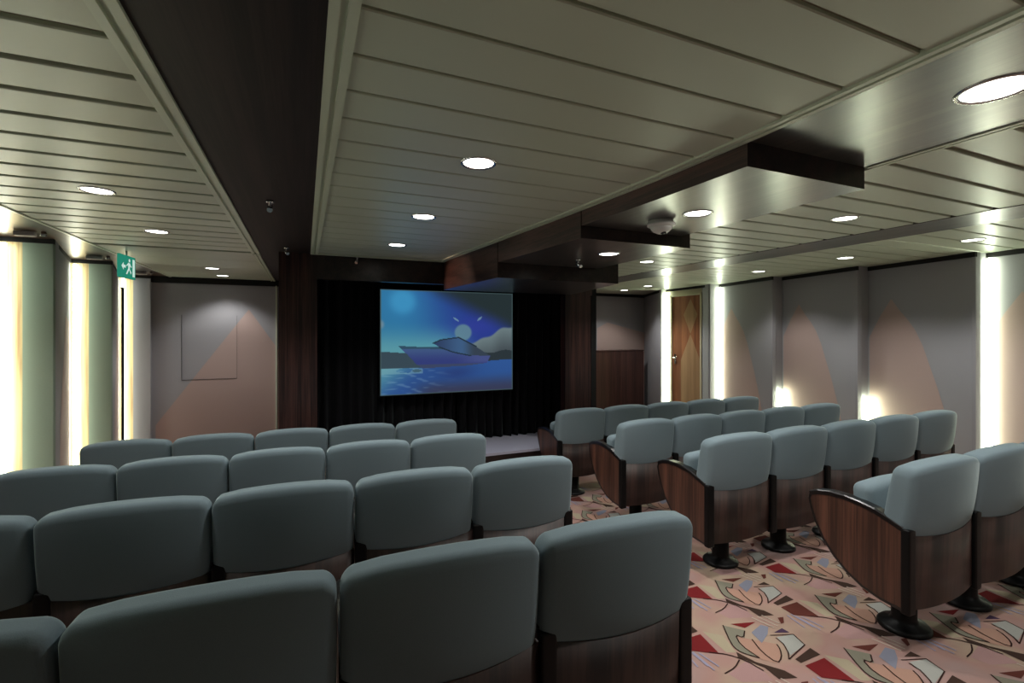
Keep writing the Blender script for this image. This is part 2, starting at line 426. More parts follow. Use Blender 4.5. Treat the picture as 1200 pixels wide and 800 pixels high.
# the stepped bulkhead: three boxes, each lower and longer than the last
def bulk(ya, yb, x1, za, name, xr1=None, n=5):
    mb = MB()
    for k in range(n):
        a = ya + (yb - ya) * k / n; b_ = ya + (yb - ya) * (k + 1) / n
        xa, xb = xr(a), xr(b_)
        ta = x1 + ((xr1 or x1) - x1) * k / n; tb = x1 + ((xr1 or x1) - x1) * (k + 1) / n
        z = za
        A, B, C_, D = (xa, a), (ta, a), (tb, b_), (xb, b_)
        mb.poly([(*A, z), (*D, z), (*C_, z), (*B, z)], 0)                       # underside
        mb.poly([(*A, z), (*A, CZ + .02), (*D, CZ + .02), (*D, z)], 1)          # left fascia
        mb.poly([(*B, z), (*C_, z), (*C_, CZ + .02), (*B, CZ + .02)], 1)        # right fascia
        if k == 0: mb.poly([(*A, z), (*B, z), (*B, CZ + .02), (*A, CZ + .02)], 2)
        if k == n - 1: mb.poly([(*D, z), (*D, CZ + .02), (*C_, CZ + .02), (*C_, z)], 2)
    return mb.build(name, [M['soffit'], M['fascia'], M['dark_wood']], kind=S, fix=False)
bulk(1.48, 2.74, 2.57, dz(.72), 'ceiling_bulkhead')
bulk(2.75, 3.99, 2.66, dz(.638), 'ceiling_bulkhead')
bulk(4.0, 5.4, 2.92, dz(.50), 'ceiling_bulkhead', 3.2)

# ------------------------------------------------------------------ walls
ZB = -.62
# right wall: saw-tooth panels; each runs from its inner near edge to its outer far edge
XI, XO = 6.30, 6.515
CR = [-1.9, -.9, .25, 1.42, 2.57, 3.706, 4.88, 6.05]
TH = .05
def wall_quad(mb, a, b_, z0, z1, mi=0, off=0.):
    """vertical panel from a to b with thickness on the far side from the room"""
    mb.poly([(a[0], a[1], z0), (b_[0], b_[1], z0), (b_[0], b_[1], z1), (a[0], a[1], z1)], mi)
def wall_shape(mb, a, b_, uz, mi, off=.0015, side=1):
    """polygon inlaid on the panel from a to b; uz are (distance share, z)"""
    d = Vector((b_[0] - a[0], b_[1] - a[1])); nn = Vector((-d.y, d.x)).normalized() * off * side
    mb.poly([(a[0] + d.x * u + nn.x, a[1] + d.y * u + nn.y, z) for u, z in uz], mi)
w = MB()
def slab(mb, a, b_, z0, z1, side, mi=0, th=.06):
    d = Vector((b_[0] - a[0], b_[1] - a[1])); nn = Vector((-d.y, d.x)).normalized() * (-side) * th
    p = [(a[0], a[1]), (b_[0], b_[1]), (b_[0] + nn.x, b_[1] + nn.y), (a[0] + nn.x, a[1] + nn.y)]
    mb.prism(p, z0, z1, mi)
for k in range(len(CR) - 1):
    near, far = (XI, CR[k]), (XO, CR[k + 1])
    slab(w, near, far, ZB, CZ, 1, 0)
    w.box(XI, XO + .06, CR[k + 1], CR[k + 1] + .03, ZB, CZ, 0)
    # rose inlay like a sail: curved edge on the near side
    if k >= 3:
        # u = 0 at the near edge, 1 at the far edge
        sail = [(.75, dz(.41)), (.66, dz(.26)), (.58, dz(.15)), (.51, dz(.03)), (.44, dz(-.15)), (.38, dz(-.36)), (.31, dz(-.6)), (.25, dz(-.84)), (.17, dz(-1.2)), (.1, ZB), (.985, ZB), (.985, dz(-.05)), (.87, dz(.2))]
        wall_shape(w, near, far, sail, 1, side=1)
w.build('wall_right', [M['wall'], M['wall_pink'], M['wall']], kind=S)
# the door bay and the last panel of the right wall
w = MB()
slab(w, (6.31, 6.095), (6.40, 6.33), ZB, CZ, 1, 0)
slab(w, (6.40, 7.12), (6.40, 7.24), ZB, CZ, 1, 1)
slab(w, (6.40, 6.33), (6.40, 7.12), dz(.70), CZ, 1, 1)
w.box(6.28, 6.46, 7.24, 7.29, ZB, CZ, 0)
slab(w, (6.30, 7.29), (6.82, 8.40), ZB, CZ, 1, 0)
slab(w, (6.72, 6.2), (6.72, 7.3), ZB, CZ, 1, 0)
w.build('wall_right', [M['wall'], M['cream']], kind=S)

# left wall, mirrored saw-tooth
LI, LO = -2.05, -2.42
CL = [-1.9, -.9, .3, 1.6, 2.9, 4.2, 5.51, 6.90, 8.43]
w = MB()
for k in range(len(CL) - 1):
    near, far = (LI, CL[k] + .046), (LO, CL[k + 1])
    slab(w, far, near, ZB, CZ, 1, 0)
    y = CL[k + 1]
    w.box(LO - .06, -2.256, y + .012, y + .045, ZB, CZ, 0)
    w.box(-2.256, LI, y, y + .045, ZB, CZ, 2 if k < len(CL) - 2 else 0)
    if k >= 5:
        q = MB(); q.box(-2.42, -2.256, y, y + .012, floor_z(y), CZ - .03)
        tag(q.build('backlit_strip', M['backlit']), 'narrow backlit yellow veneer strip ' + ('at the left edge, nearest the camera', 'in the middle left wall bay', 'under the exit sign')[k - 5], 'light', 'backlit veneer strips on the left wall')
    if k >= 4:
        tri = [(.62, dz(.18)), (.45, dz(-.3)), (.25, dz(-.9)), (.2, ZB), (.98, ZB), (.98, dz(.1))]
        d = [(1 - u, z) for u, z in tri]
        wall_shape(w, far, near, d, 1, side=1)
w.build('wall_left', [M['wall'], M['wall_pink'], M['wall_green'], M['veneer']], kind=S)
# thin door frame at the end of the left wall
w = MB()
for x, y, hw in ((-2.275, 8.02, .008), (-2.285, 8.12, .006)):
    w.box(x, x + .015, y - hw, y + hw, ZB, dz(.62))
w.box(-2.285, -2.26, 8.02, 8.12, dz(.60), dz(.62))
w.build('trim_6', M['black_metal'], kind=S)

# back walls
w = MB()
w.box(-2.06, -.24, 8.47, 8.55, ZB, CZ, 0)
y = 8.469
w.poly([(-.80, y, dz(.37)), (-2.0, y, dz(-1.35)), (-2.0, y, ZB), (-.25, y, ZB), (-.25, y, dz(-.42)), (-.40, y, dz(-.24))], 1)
# access hatch outline
for a in ((-1.62, -1.61, dz(.10), dz(-.80)),): pass
w.box(-1.683, -1.678, 8.464, 8.47, dz(-.70), dz(.27), 2)
w.box(-1.683, -.96, 8.464, 8.47, dz(-.706), dz(-.70), 2)
w.box(-.963, -.960, 8.464, 8.47, dz(-.70), dz(.27), 2)
w.build('wall_back', [M['wall'], M['wall_pink'], M['line']], kind=S)
w = MB(); w.box(-.425, -.40, 8.44, 8.47, ZB, dz(.75)); w.build('trim_7', M['trim'], kind=S)
w = MB(); w.box(3.55, 6.95, 8.40, 8.48, ZB, CZ, 0)
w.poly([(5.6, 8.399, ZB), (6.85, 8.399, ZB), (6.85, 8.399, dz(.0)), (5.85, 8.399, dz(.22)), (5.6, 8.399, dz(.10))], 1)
w.build('wall_back', [M['wall'], M['wall_pink']], kind=S)
w = MB(); w.box(5.215, 5.255, 8.03, 8.06, ZB, dz(.55)); w.build('trim_8', M['cream'], kind=S)
w = MB(); w.box(.1, 3.6, 6.35, 6.42, ZB, CZ); w.box(3.52, 3.6, 5.42, 8.48, ZB, CZ); w.build('wall_back', M['dark'], kind=S)
w = MB(); w.box(-2.6, 6.9, -1.98, -1.9, ZB + .5, CZ); w.build('wall_rear', M['wall'], kind=S)
# dark shadow gaps along the wall heads
w = MB()
for k in range(len(CR) - 1):
    a, b_ = (XI - .015, CR[k]), (XO - .015, CR[k + 1])
    slab(w, a, b_, CZ - .05, CZ + .001, 1, 0, th=.03)
slab(w, (6.36, 6.1), (6.36, 7.2), CZ - .04, CZ + .001, 1, 0, th=.03)
slab(w, (6.28, 7.25), (6.80, 8.38), CZ - .05, CZ + .001, 1, 0, th=.03)
w.box(3.6, 6.85, 8.37, 8.40, CZ - .06, CZ + .001)
w.box(-2.06, -.24, 8.44, 8.47, CZ - .09, CZ + .001)
for k in range(len(CL) - 1):
    slab(w, (LO + .01, CL[k + 1]), (LI + .01, CL[k]), CZ - .04, CZ + .001, 1, 0, th=.03)
    w.box(LO, LI + .01, CL[k + 1] - .015, CL[k + 1] + .01, CZ - .04, CZ + .001)
w.build('trim_9', M['reveal'], kind=S)

# piers and header framing the stage
w = MB(); w.box(-.243, .12, 5.40, 8.5, ZB, CZ); w.build('wall_pier', M['pier'], kind=S)
w = MB(); w.box(3.11, 3.50, 5.40, 5.53, ZB, dz(.50)); w.box(3.21, 3.52, 5.40, 5.53, dz(.50), CZ); w.build('wall_pier', M['pier'], kind=S)
w = MB(); w.box(.12, 3.5, 5.41, 5.47, dz(.567), CZ); w.box(.12, 3.5, 5.40, 5.41, dz(.567), dz(.60)); w.build('wall_header', M['dark_wood'], kind=S)

# ------------------------------------------------------------------ door on the right wall
d = MB(); d.box(6.415, 6.455, 6.37, 7.08, floor_z(6.7) + .005, dz(.68))
dd = d.build('door_1', M['door'], kind=S)
p = MB()
x = 6.4135
def dq(pts): p.poly([(x, yy, zz) for yy, zz in pts])
yc, h = 6.62, dz(-.02)
dq([(yc, h), (yc - .17, dz(.33)), (yc, dz(.62)), (yc + .17, dz(.33))])
dq([(yc, h), (yc + .24, dz(-.5)), (yc + .24, floor_z(6.6) + .3), (yc - .24, floor_z(6.6) + .3), (yc - .24, dz(-.5))])
o = p.build('inlay', M['door_inlay'], dd, fix=False); o['label'] = 'paler diamond and wedge veneer inlay'
hnd = MB()
hnd.box(6.402, 6.415, 6.98, 7.02, dz(-.58), dz(-.40)); hnd.tube([(6.405, 7.0, dz(-.46)), (6.36, 7.0, dz(-.46)), (6.36, 6.90, dz(-.46))], .009)
o = hnd.build('handle', M['chrome'], dd); o['label'] = 'chrome lever handle'
fr = MB()
for a, b_ in ((6.335, 6.37), (7.08, 7.115)): fr.box(6.385, 6.46, a, b_, ZB, dz(.715))
fr.box(6.385, 6.46, 6.335, 7.115, dz(.68), dz(.715)); fr.build('door_frame', M['cream'], dd)

# ------------------------------------------------------------------ stage, curtain, screen
st = MB()
zs = dz(-1.407)
st.box(.125, 3.105, 5.20, 6.33, zs - .03, zs, 0)
st.hexa([(.13, 5.215, floor_z(5.2)), (3.1, 5.215, floor_z(5.2)), (3.1, 6.3, floor_z(6.3)), (.13, 6.3, floor_z(6.3)),
         (.13, 5.215, zs - .03), (3.1, 5.215, zs - .03), (3.1, 6.3, zs - .03), (.13, 6.3, zs - .03)], 1)
tag(st.build('stage', [M['stage'], M['stage_front']]), 'low stage with pale grey top and dark front below the screen', 'stage')

def curtain_mesh(x0, x1, y, z0, z1, pitch=.125, amp=.042):
    mb = MB(); n = int((x1 - x0) / pitch * 10); cols = []
    for i in range(n + 1):
        u = i / n; x = x0 + (x1 - x0) * u; ph = 2 * math.pi * (x - x0) / pitch
        a = amp * (1 + .35 * math.sin(ph * .173 + 1.3))
        yy = y + a * math.sin(ph + .7 * math.sin(ph * .31)); cols.append((x, yy))
    zsn = 6; b = len(mb.v)
    for k in range(zsn + 1):
        z = z0 + (z1 - z0) * k / zsn
        for i, (x, yy) in enumerate(cols):
            mb.v.append((x + .006 * math.sin(i * .9 + k * 1.7), y + (yy - y) * (1.1 - .35 * k / zsn), z))
    for k in range(zsn):
        for i in range(n):
            q = b + k * (n + 1) + i
            mb.f.append((q, q + 1, q + n + 2, q + n + 1)); mb.mi.append(0); mb.sm.append(True)
    return mb
for x0, x1, lab in ((.135, 1.80, 'left black velvet stage curtain hanging in folds beside the dark pier'),
                    (1.84, 3.50, 'right black velvet stage curtain hanging in folds behind the screen edge')):
    o = curtain_mesh(x0, x1, 6.0, zs + .004, dz(.80)).build('stage_curtain', M['curtain'], fix=False)
    sol = o.modifiers.new('solid', 'SOLIDIFY'); sol.thickness = .004
    tag(o, lab, 'curtain', 'stage curtains')
r_ = MB(); r_.tube([(.13, 6.0, dz(.81)), (3.51, 6.0, dz(.81))], .012, 10); tag(r_.build('curtain_rail', M['black_metal']), 'black rail carrying the stage curtains behind the header', 'rail')

# projection screen with the projected picture of a motor yacht at sea
SX0, SX1, SZ0, SZ1, SY = .83, 2.56, dz(-.755), dz(.525), 5.86
scr = MB(); scr.box(SX0 - .012, SX1 + .012, SY, SY + .03, SZ0 - .012, SZ1 + .012)
so = scr.build('projection_screen', M['black_metal']); tag(so, 'projection screen in front of the black curtain showing a blue motor yacht picture', 'screen')
for sx in (SX0 + .1, SX1 - .1):
    tb = MB(); tb.tube([(sx, SY + .015, SZ1 + .012), (sx, SY + .015, dz(.80))], .003, 6); tb.build('hanging_wire', M['black_metal'], so)
def inside(pt, poly):
    x, y = pt; r = False; j = len(poly) - 1
    for i in range(len(poly)):
        xi, yi = poly[i]; xj, yj = poly[j]
        if (yi > y) != (yj > y) and x < (xj - xi) * (y - yi) / (yj - yi) + xi: r = not r
        j = i
    return r
def mixc(a, b_, t):
    t = max(0, min(1, t)); return tuple(p + (q - p) * t for p, q in zip(a, b_))
def sm(a, b_, x):
    t = max(0, min(1, (x - a) / (b_ - a))); return t * t * (3 - 2 * t)
HULL = [(.120, .532), (.28, .545), (.42, .548), (.51, .60), (.66, .637), (.815, .645), (.79, .715), (.64, .737), (.48, .745), (.30, .755), (.25, .71), (.19, .62)]
CAB = [(.37, .512), (.42, .485), (.565, .457), (.62, .49), (.69, .54), (.815, .645), (.66, .637), (.51, .60), (.42, .548)]
def noise2(x, y):
    return .5 + .25 * math.sin(7.1 * x + 3.3 * y + 1.7 * math.sin(5 * y)) + .25 * math.sin(4.3 * y - 9.7 * x + 2 * math.sin(3.1 * x))
def picture(u, v):
    hor = .745 - .06 * sm(.3, 1, u)
    c = mixc((44, 120, 168), (40, 60, 150), sm(.1, .75, u + .3 * (.35 - v)))
    c = mixc(c, (88, 158, 172), sm(.28, .60, v) * (1 - sm(.40, .75, u)))
    # dark cloud bank, upper right, below a diagonal
    e = v - (.02 + .62 * (u - .28))
    c = mixc(c, (40, 52, 55), (1 - sm(-.20, .03, e)) * sm(.22, .42, u))
    c = mixc(c, (54, 62, 168), .55 * math.exp(-((u - .70) ** 2 / .03 + (v - .34) ** 2 / .008)))
    r = math.hypot((u - .155) * 1.30, v - .11)
    c = mixc(c, (70, 176, 222), math.exp(-(r / .115) ** 4)); c = mixc(c, (46, 130, 190), .6 * math.exp(-(r / .22) ** 2))
    c = mixc(c, (108, 140, 160), sm(.06, .02, math.hypot((u - .0) * 1.6, (v - .33))) if v > 0 else 0)
    # clouds
    top = .50 - .16 * sm(.66, 1, u) + .012 * math.sin(40 * u)
    c = mixc(c, mixc((112, 130, 134), (74, 84, 90), (v - top) / .22), sm(top - .01, top + .015, v) * sm(.62, .70, u))
    c = mixc(c, (100, 140, 152), .85 * sm(.075, .055, math.hypot((u - .60), (v - .405) * .8)))
    for a in ((.545, .275, .7), (.73, .265, -.9)):
        du, dv = u - a[0], v - a[1]; q = du * math.cos(a[2]) + dv * math.sin(a[2]); s_ = -du * math.sin(a[2]) + dv * math.cos(a[2])
        if (q / .028) ** 2 + (s_ / .008) ** 2 < 1: c = mixc(c, (130, 170, 180), .7)
    # low shores
    if v > .585 + .10 * u and u < .30: c = (58, 76, 88)
    if v > .60 + .015 * math.sin(25 * u) and u > .78: c = (46, 56, 62)
    # sea
    if v > hor:
        t = (v - hor) / (1 - hor)
        w_ = mixc((78, 148, 168), (44, 82, 150), sm(0, .38, u + .25 * t))
        w_ = mixc(w_, (46, 88, 160), sm(.45, .9, u) * (1 - t))
        w_ = mixc(w_, (58, 62, 92), sm(.35, .95, t) * sm(.15, .4, u))
        w_ = mixc(w_, (40, 50, 110), .5 * math.exp(-((u - .55) ** 2 / .02 + (t - .3) ** 2 / .06)))
        k = noise2(u * 4, v * 24)
        c = mixc(w_, mixc(w_, (150, 190, 210), .25), sm(.62, .95, k) * (1 - sm(.2, .6, u)))
        if u < .30 and t < .22 and noise2(u * 3, v * 10) > .4: c = mixc(c, (140, 186, 190), .4)
        if (u - .255) ** 2 / .0012 + (v - .775) ** 2 / .0002 < 1: c = (66, 100, 118)
    if inside((u, v), HULL):
        c = mixc((66, 92, 140), (52, 62, 128), sm(.54, .70, v))
        if u > .5: c = mixc(c, (70, 80, 140), sm(.5, .75, u) * (1 - sm(.69, .73, v)))
        if v > .715: c = mixc(c, (66, 76, 96), .7)
        if v < .565 + .04 * max(0, u - .3) and u < .52: c = mixc(c, (46, 78, 96), .8)
    if inside((u, v), CAB):
        c = mixc((48, 66, 104), (62, 96, 140), sm(.37, .6, u)); 
        if u > .58: c = mixc(c, (56, 68, 84), sm(.58, .7, u))
    for (x0, y0, x1, y1) in ((.37, .512, .43, .478), (.43, .478, .565, .455), (.565, .455, .70, .545), (.42, .55, .52, .60), (.52, .60, .66, .64)):
        L = math.hypot(x1 - x0, y1 - y0); t = max(0, min(1, ((u - x0) * (x1 - x0) + (v - y0) * (y1 - y0)) / L ** 2))
        if math.hypot(u - x0 - t * (x1 - x0), v - y0 - t * (y1 - y0)) < .006: c = (36, 52, 66)
    edge = min(u, 1 - u, v, 1 - v)
    g = .3 * c[0] + .5 * c[1] + .2 * c[2]; c = mixc(c, (g * .92, g * 1.06, g * 1.08), .12)
    return mixc((70, 90, 92), c, sm(0, .012, edge))
NX, NY = 220, 164
me = bpy.data.meshes.new('projected_picture')
vs = [(SX0 + (SX1 - SX0) * i / NX, SY - .002, SZ1 - (SZ1 - SZ0) * j / NY) for j in range(NY + 1) for i in range(NX + 1)]
fs = [(j * (NX + 1) + i, (j + 1) * (NX + 1) + i, (j + 1) * (NX + 1) + i + 1, j * (NX + 1) + i + 1) for j in range(NY) for i in range(NX)]
me.from_pydata(vs, [], fs)
ca = me.color_attributes.new('picture', 'FLOAT_COLOR', 'POINT')
flat = []
for j in range(NY + 1):
    for i in range(NX + 1): flat += list(lin(picture(i / NX, j / NY)))
ca.data.foreach_set('color', flat)
m = bpy.data.materials.new('projected_picture'); m.use_nodes = True
nt = m.node_tree; nt.nodes.clear()
at_ = nt.nodes.new('ShaderNodeAttribute'); at_.attribute_name = 'picture'
em = nt.nodes.new('ShaderNodeEmission'); em.inputs['Strength'].default_value = .88
ou = nt.nodes.new('ShaderNodeOutputMaterial')
nt.links.new(at_.outputs['Color'], em.inputs['Color']); nt.links.new(em.outputs[0], ou.inputs['Surface'])
me.materials.append(m)
o = bpy.data.objects.new('picture', me); COL.objects.link(o); o.parent = so; o['label'] = 'glowing blue picture of a motor yacht at sea'

# ------------------------------------------------------------------ cabinet against the back wall
cb = empty('cabinet', (5.92, 8.2, floor_z(8.2)))
zt = dz(-.375) - floor_z(8.2)
b_ = MB(); b_.box(-.60, .60, -.14, .17, .0, zt); b_.build('body', M['cabinet'], cb, bevel=.004)
b_ = MB(); b_.box(-.61, .61, -.155, .175, zt, zt + .022); b_.build('top', M['cabinet'], cb, bevel=.004)
for s in (-1, 1):
    b_ = MB(); b_.box(min(s * .004, s * .595), max(s * .004, s * .595), -.158, -.14, .06, zt - .01); dr = b_.build('door', M['cabinet'], cb, bevel=.002)
tag(cb, 'chest-high red brown wooden cabinet against the far right back wall', 'cabinet')

# ------------------------------------------------------------------ seats
W = .60
HW = W / 2
ZU0, ZTOP = .54, .962
def seat_back():
    mb = MB(); hz = (ZTOP - ZU0) / 2; hy = .062
    def fn(p):
        u = p.x / (HW - .004); bow = 1 - u * u
        t = (p.z + hz) / (2 * hz)
        z = ZU0 + p.z + hz + .026 * bow * t - .02 * bow * (1 - t) - .02 * abs(u) ** 9 * t
        sc = 1 - .12 * t
        y = .058 + p.y * sc - .042 * bow * (1 if p.y < 0 else .8) - .06 * t + .010 * math.sin(math.pi * t) * (-1 if p.y < 0 else .6) + (.02 * max(0, 1 - t / .24) if p.y < 0 else 0)
        return Vector((p.x, y, z))
    mb.rbox(HW - .004, hy, hz, .036, 14, fn)
    return mb
def back_shell():
    mb = MB(); n = 16; z0, z1 = .245, .622
    b = len(mb.v)
    for i in range(n + 1):
        u = -1 + 2 * i / n; x = u * (HW - .001); bow = 1 - u * u
        for (yo, zz) in ((0, z0), (0, z1), (.018, z1), (.018, z0)):
            k = .046 if zz == z1 else .030
            mb.v.append((x, -.014 + yo - k * bow, zz - (.022 * bow if zz == z1 else .012 * bow)))
    for i in range(n):
        for q in range(4):
            r2 = (q + 1) % 4
            mb.f.append((b + 4 * i + q, b + 4 * (i + 1) + q, b + 4 * (i + 1) + r2, b + 4 * i + r2)); mb.mi.append(0); mb.sm.append(q in (0, 2))
    mb.f += [(b, b + 1, b + 2, b + 3), (b + 4 * n + 3, b + 4 * n + 2, b + 4 * n + 1, b + 4 * n)]; mb.mi += [0, 0]; mb.sm += [False, False]
    return mb
LEAF_TOP = [(.0, .648), (.06, .672), (.13, .698), (.20, .712), (.28, .720), (.36, .718), (.43, .705), (.475, .686)]
LEAF_BOT = [(.482, .655), (.47, .60), (.445, .53), (.40, .445), (.34, .372), (.27, .312), (.19, .268), (.10, .245), (.0, .238)]
def side_panel(xc):
    mb = MB(); mb.prism([(y, z) for y, z in LEAF_TOP + LEAF_BOT], xc - .027, xc + .027, 0, 'X'); return mb
def side_rim(xc):
    """black lacquered edging: flat arm cap on top, slim lip round the curve"""
    mb = MB()
    def sweep(path, w, t_out, t_in):
        n = len(path); b = len(mb.v)
        for i, p in enumerate(path):
            a = Vector(path[max(i - 1, 0)]); c_ = Vector(path[min(i + 1, n - 1)]); d = (c_ - a).normalized(); nn = Vector((-d.y, d.x))
            P = Vector(p)
            o_, i_ = P + nn * t_out, P - nn * t_in
            ch = .006
            o2 = P + nn * (t_out - ch)
            for x, q in ((xc - w + ch, o_), (xc + w - ch, o_), (xc + w, o2), (xc + w, i_), (xc - w, i_), (xc - w, o2)):
                mb.v.append((x, q.x, q.y))
        for i in range(n - 1):
            for q in range(6):
                r2 = (q + 1) % 6
                mb.f.append((b + 6 * i + q, b + 6 * i + r2, b + 6 * (i + 1) + r2, b + 6 * (i + 1) + q)); mb.mi.append(0); mb.sm.append(False)
        mb.f.append(tuple(b + i for i in range(5, -1, -1))); mb.f.append(tuple(b + 6 * (n - 1) + i for i in range(6))); mb.mi += [0, 0]; mb.sm += [False, False]
    sweep(LEAF_TOP, .029, .014, .012)
    sweep([LEAF_TOP[-1]] + LEAF_BOT, .0285, .007, .012)
    return mb
def rear_post(xc):
    mb = MB()
    def fn(p): return Vector((xc + p.x,   -.012 + p.y, .437 + p.z))
    mb.rbox(.029, .022, .215, .010, 6, fn)
    return mb
def pedestal():
    mb = MB(); mb.lathe([(.122, 0), (.122, .012), (.11, .024), (.066, .036), (.058, .055), (.056, .30)], 0, .15, 24); return mb
def cushion():
    mb = MB()
    def fn(p):
        t = (p.z + .20) / .40
        return Vector((p.x, .205 + p.y + .02 * t - .02 * (1 - (p.x / .24) ** 2) * 0, .60 + p.z + .015 * (1 - (p.x / .25) ** 2) * t))
    mb.rbox(HW - .045, .055, .205, .045, 8, fn); return mb
def make_seat(end_right=False):
    root = empty('cinema_seat', (0, 0, 0))
    seat_back().build('backrest', M['fabric'], root)
    back_shell().build('back_panel', M['seat_wood'], root)
    cushion().build('seat_cushion', M['fabric'], root)
    sp = MB(); sp.box(-HW + .05, HW - .05, .03, .30, .275, .32); sp.build('seat_pan', M['black_metal'], root)
    pedestal().build('pedestal', M['black_metal'], root)
    for xc in ((-HW + .0295, HW - .0295) if end_right else (-HW + .0295,)):
        a = side_panel(xc).build('side_panel', M['seat_wood_lit'], root)
        side_rim(xc).build('arm_rim', M['black'], a)
        rear_post(xc).build('rear_post', M['black_metal'], a)
    return root
proto = make_seat(False)
proto_end = make_seat(True)
ORD = ['first', 'second', 'third', 'fourth', 'fifth']
used = set()
def place(src, x, y, rz, sx, label, group):
    if src.name not in used: o = src; used.add(src.name)
    else: o = copy_tree(src)
    o.location = (x, y, floor_z(y)); o.rotation_euler = (0, 0, rz); o.scale = (sx, 1, 1)
    tag(o, label, 'seat', group)
# name, block, y at aisle end, aisle edge x, pitch, count, slope of the row
ROWS = [('nearest', 'left', 1.385, 1.324, .618, 4, -.045), ('second', 'left', 2.472, 1.459, .615, 5, -.03),
        ('third', 'left', 3.556, 1.319, .592, 5, -.03), ('front', 'left', 4.58, 1.389, .595, 5, -.04),
        ('nearest', 'right', 1.41, 2.75, .63, 3, 0.), ('second', 'right', 2.48, 2.53, .62, 5, 0.),
        ('third', 'right', 3.45, 2.525, .592, 5, 0.), ('front', 'right', 4.58, 2.53, .615, 5, 0.)]
for nm, blk, y0, xa, pt, cnt, sl in ROWS:
    sgn = -1 if blk == 'left' else 1
    for k in range(cnt):
        x = xa + sgn * pt * (k + .5); y = y0 + sl * (x - xa)
        last_right = (blk == 'left' and k == 0) or (blk == 'right' and k == cnt - 1)
        rown = {'nearest': 'row nearest the camera', 'second': 'second row back', 'third': 'third row', 'front': 'row nearest the screen'}[nm]
        rown = {'nearest': 'row nearest the camera', 'second': 'second nearest row', 'third': 'third nearest row', 'front': 'row nearest the stage'}[nm]
        if k == 0: lab = f'grey green cinema seat at the aisle end of the {rown}, {blk} block'
        elif k == cnt - 1 and cnt == 5: lab = f'grey green cinema seat at the wall end of the {rown}, {blk} block'
        else: lab = f'grey green cinema seat, {ORD[k]} from the aisle, {rown}, {blk} block'
        place(proto_end if last_right else proto, x, y, math.atan(sl), pt / W, lab, f'cinema seats of the {blk} block')

# ------------------------------------------------------------------ lamps
def downlight(x, y, z, label, power, r=.085, group='recessed downlights', angle=120, lens=None):
    root = empty('downlight', (x, y, z))
    mb = MB(); mb.lathe([(r * .86, .018), (r * .86, -.002), (r * .98, -.006), (r * 1.04, -.002), (r * 1.04, .012)], n=32, capb=False, capt=False)
    mb.build('trim_ring', M['chrome'], root)
    mb = MB(); mb.lathe([(.001, -.001), (r * .85, -.001), (r * .85, .004), (.001, .004)], n=32, smooth=False, capb=False, capt=False)
    mb.build('lens', lens or M['lens'], root)
    l = bpy.data.lights.new('downlight_beam', 'SPOT'); l.energy = power; l.spot_size = R(angle); l.spot_blend = .55
    l.shadow_soft_size = .06; l.color = (1., .98, .94)
    lo = bpy.data.objects.new('downlight_beam', l); COL.objects.link(lo); lo.parent = root; lo.location = (0, 0, -.03)
    tag(root, label, 'ceiling light', group)
PW = 44
for i, (x, y) in enumerate(((.78, 2.2), (.78, 3.37), (.80, 4.55))):
    downlight(x, y, CZ, f'round downlight in the centre ceiling, {("nearest the camera", "the middle one", "nearest the screen")[i]}', PW)
for i, (x, y) in enumerate(((-1.11, 3.51), (-1.11, 4.73), (-1.09, 7.15), (-1.09, 8.0))):
    downlight(x, y, CZ, 'round downlight in the left ceiling, ' + ('nearest the camera', 'second from the camera', 'first beyond the joint', 'closest to the back wall')[i], PW * .8)
downlight(2.16, .83, CZ, 'large downlight in the dark near soffit at the upper right', PW * 1.3, .105)
downlight(2.17, 2.18, dz(.72), 'round downlight in the highest step of the dark bulkhead', PW)
downlight(2.25, 3.21, dz(.638), 'round downlight in the middle step of the dark bulkhead', PW)
for x, y, s in ((3.59, 2.2, 'inner right ceiling, nearest the camera'), (3.66, 4.46, 'inner right ceiling, far one beside the bulkhead'),
                (5.47, 2.25, 'outer right ceiling, nearest the camera'), (5.48, 3.35, 'outer right ceiling, second from the camera'),
                (5.62, 4.56, 'outer right ceiling, third from the camera'), (5.57, 6.76, 'outer right ceiling, near the door'),
                (5.69, 7.6, 'outer right ceiling, above the cabinet')):
    downlight(x, y, CZ, 'round downlight in the ' + s, PW * .8)
# the lamps of the same rows that hang beside and behind the camera
for x, y, pw in ((-1.11, 2.3, .5), (2.16, -.6, .5), (3.59, 1.05, 1), (5.47, 1.1, 1), (4.0, -.6, .8)):
    l = bpy.data.lights.new('downlight_beam', 'SPOT'); l.energy = PW * pw; l.spot_size = R(120); l.spot_blend = .55; l.shadow_soft_size = .06; l.color = (1., .98, .94)
    lo = bpy.data.objects.new('downlight_beam', l); COL.objects.link(lo); lo.location = (x, y, CZ - .02)

def light_tube(x, y, z0, z1, mat, label, group='upright light tubes in the wall slots', r=.02):
    mb = MB(); mb.lathe([(r, z0), (r, z1)], x, y, 12)
    o = mb.build('light_tube', mat)
    tag(o, label, 'light tube', group)
    return o
XT = XO - .052
light_tube(XT, 2.57 - .045, -.14, 2.32, M['tube'], 'full-height glowing tube in the nearest right wall slot')
light_tube(XT - .045, 3.706 - .045, -.20, dz(-.80), M['tube_low'], 'half-height glowing tube in the second right wall slot', r=.012)
light_tube(XT - .045, 4.88 - .045, -.27, dz(-.83), M['tube_low'], 'half-height glowing tube in the third right wall slot', r=.012)
light_tube(XT, 6.05 - .045, -.34, 2.32, M['tube'], 'full-height glowing tube in the right wall slot beside the door')
light_tube(6.372, 7.19, -.41, 2.32, M['tube'], 'glowing tube on the far side of the door frame', r=.026)
LT = LO + .062
light_tube(LT, 5.51 - .05, -.31, 2.32, M['tube_warm'], 'glowing tube in the left wall slot nearest the camera')
light_tube(LT, 6.90 - .05, -.39, 2.32, M['tube_warm'], 'glowing tube in the middle left wall slot')
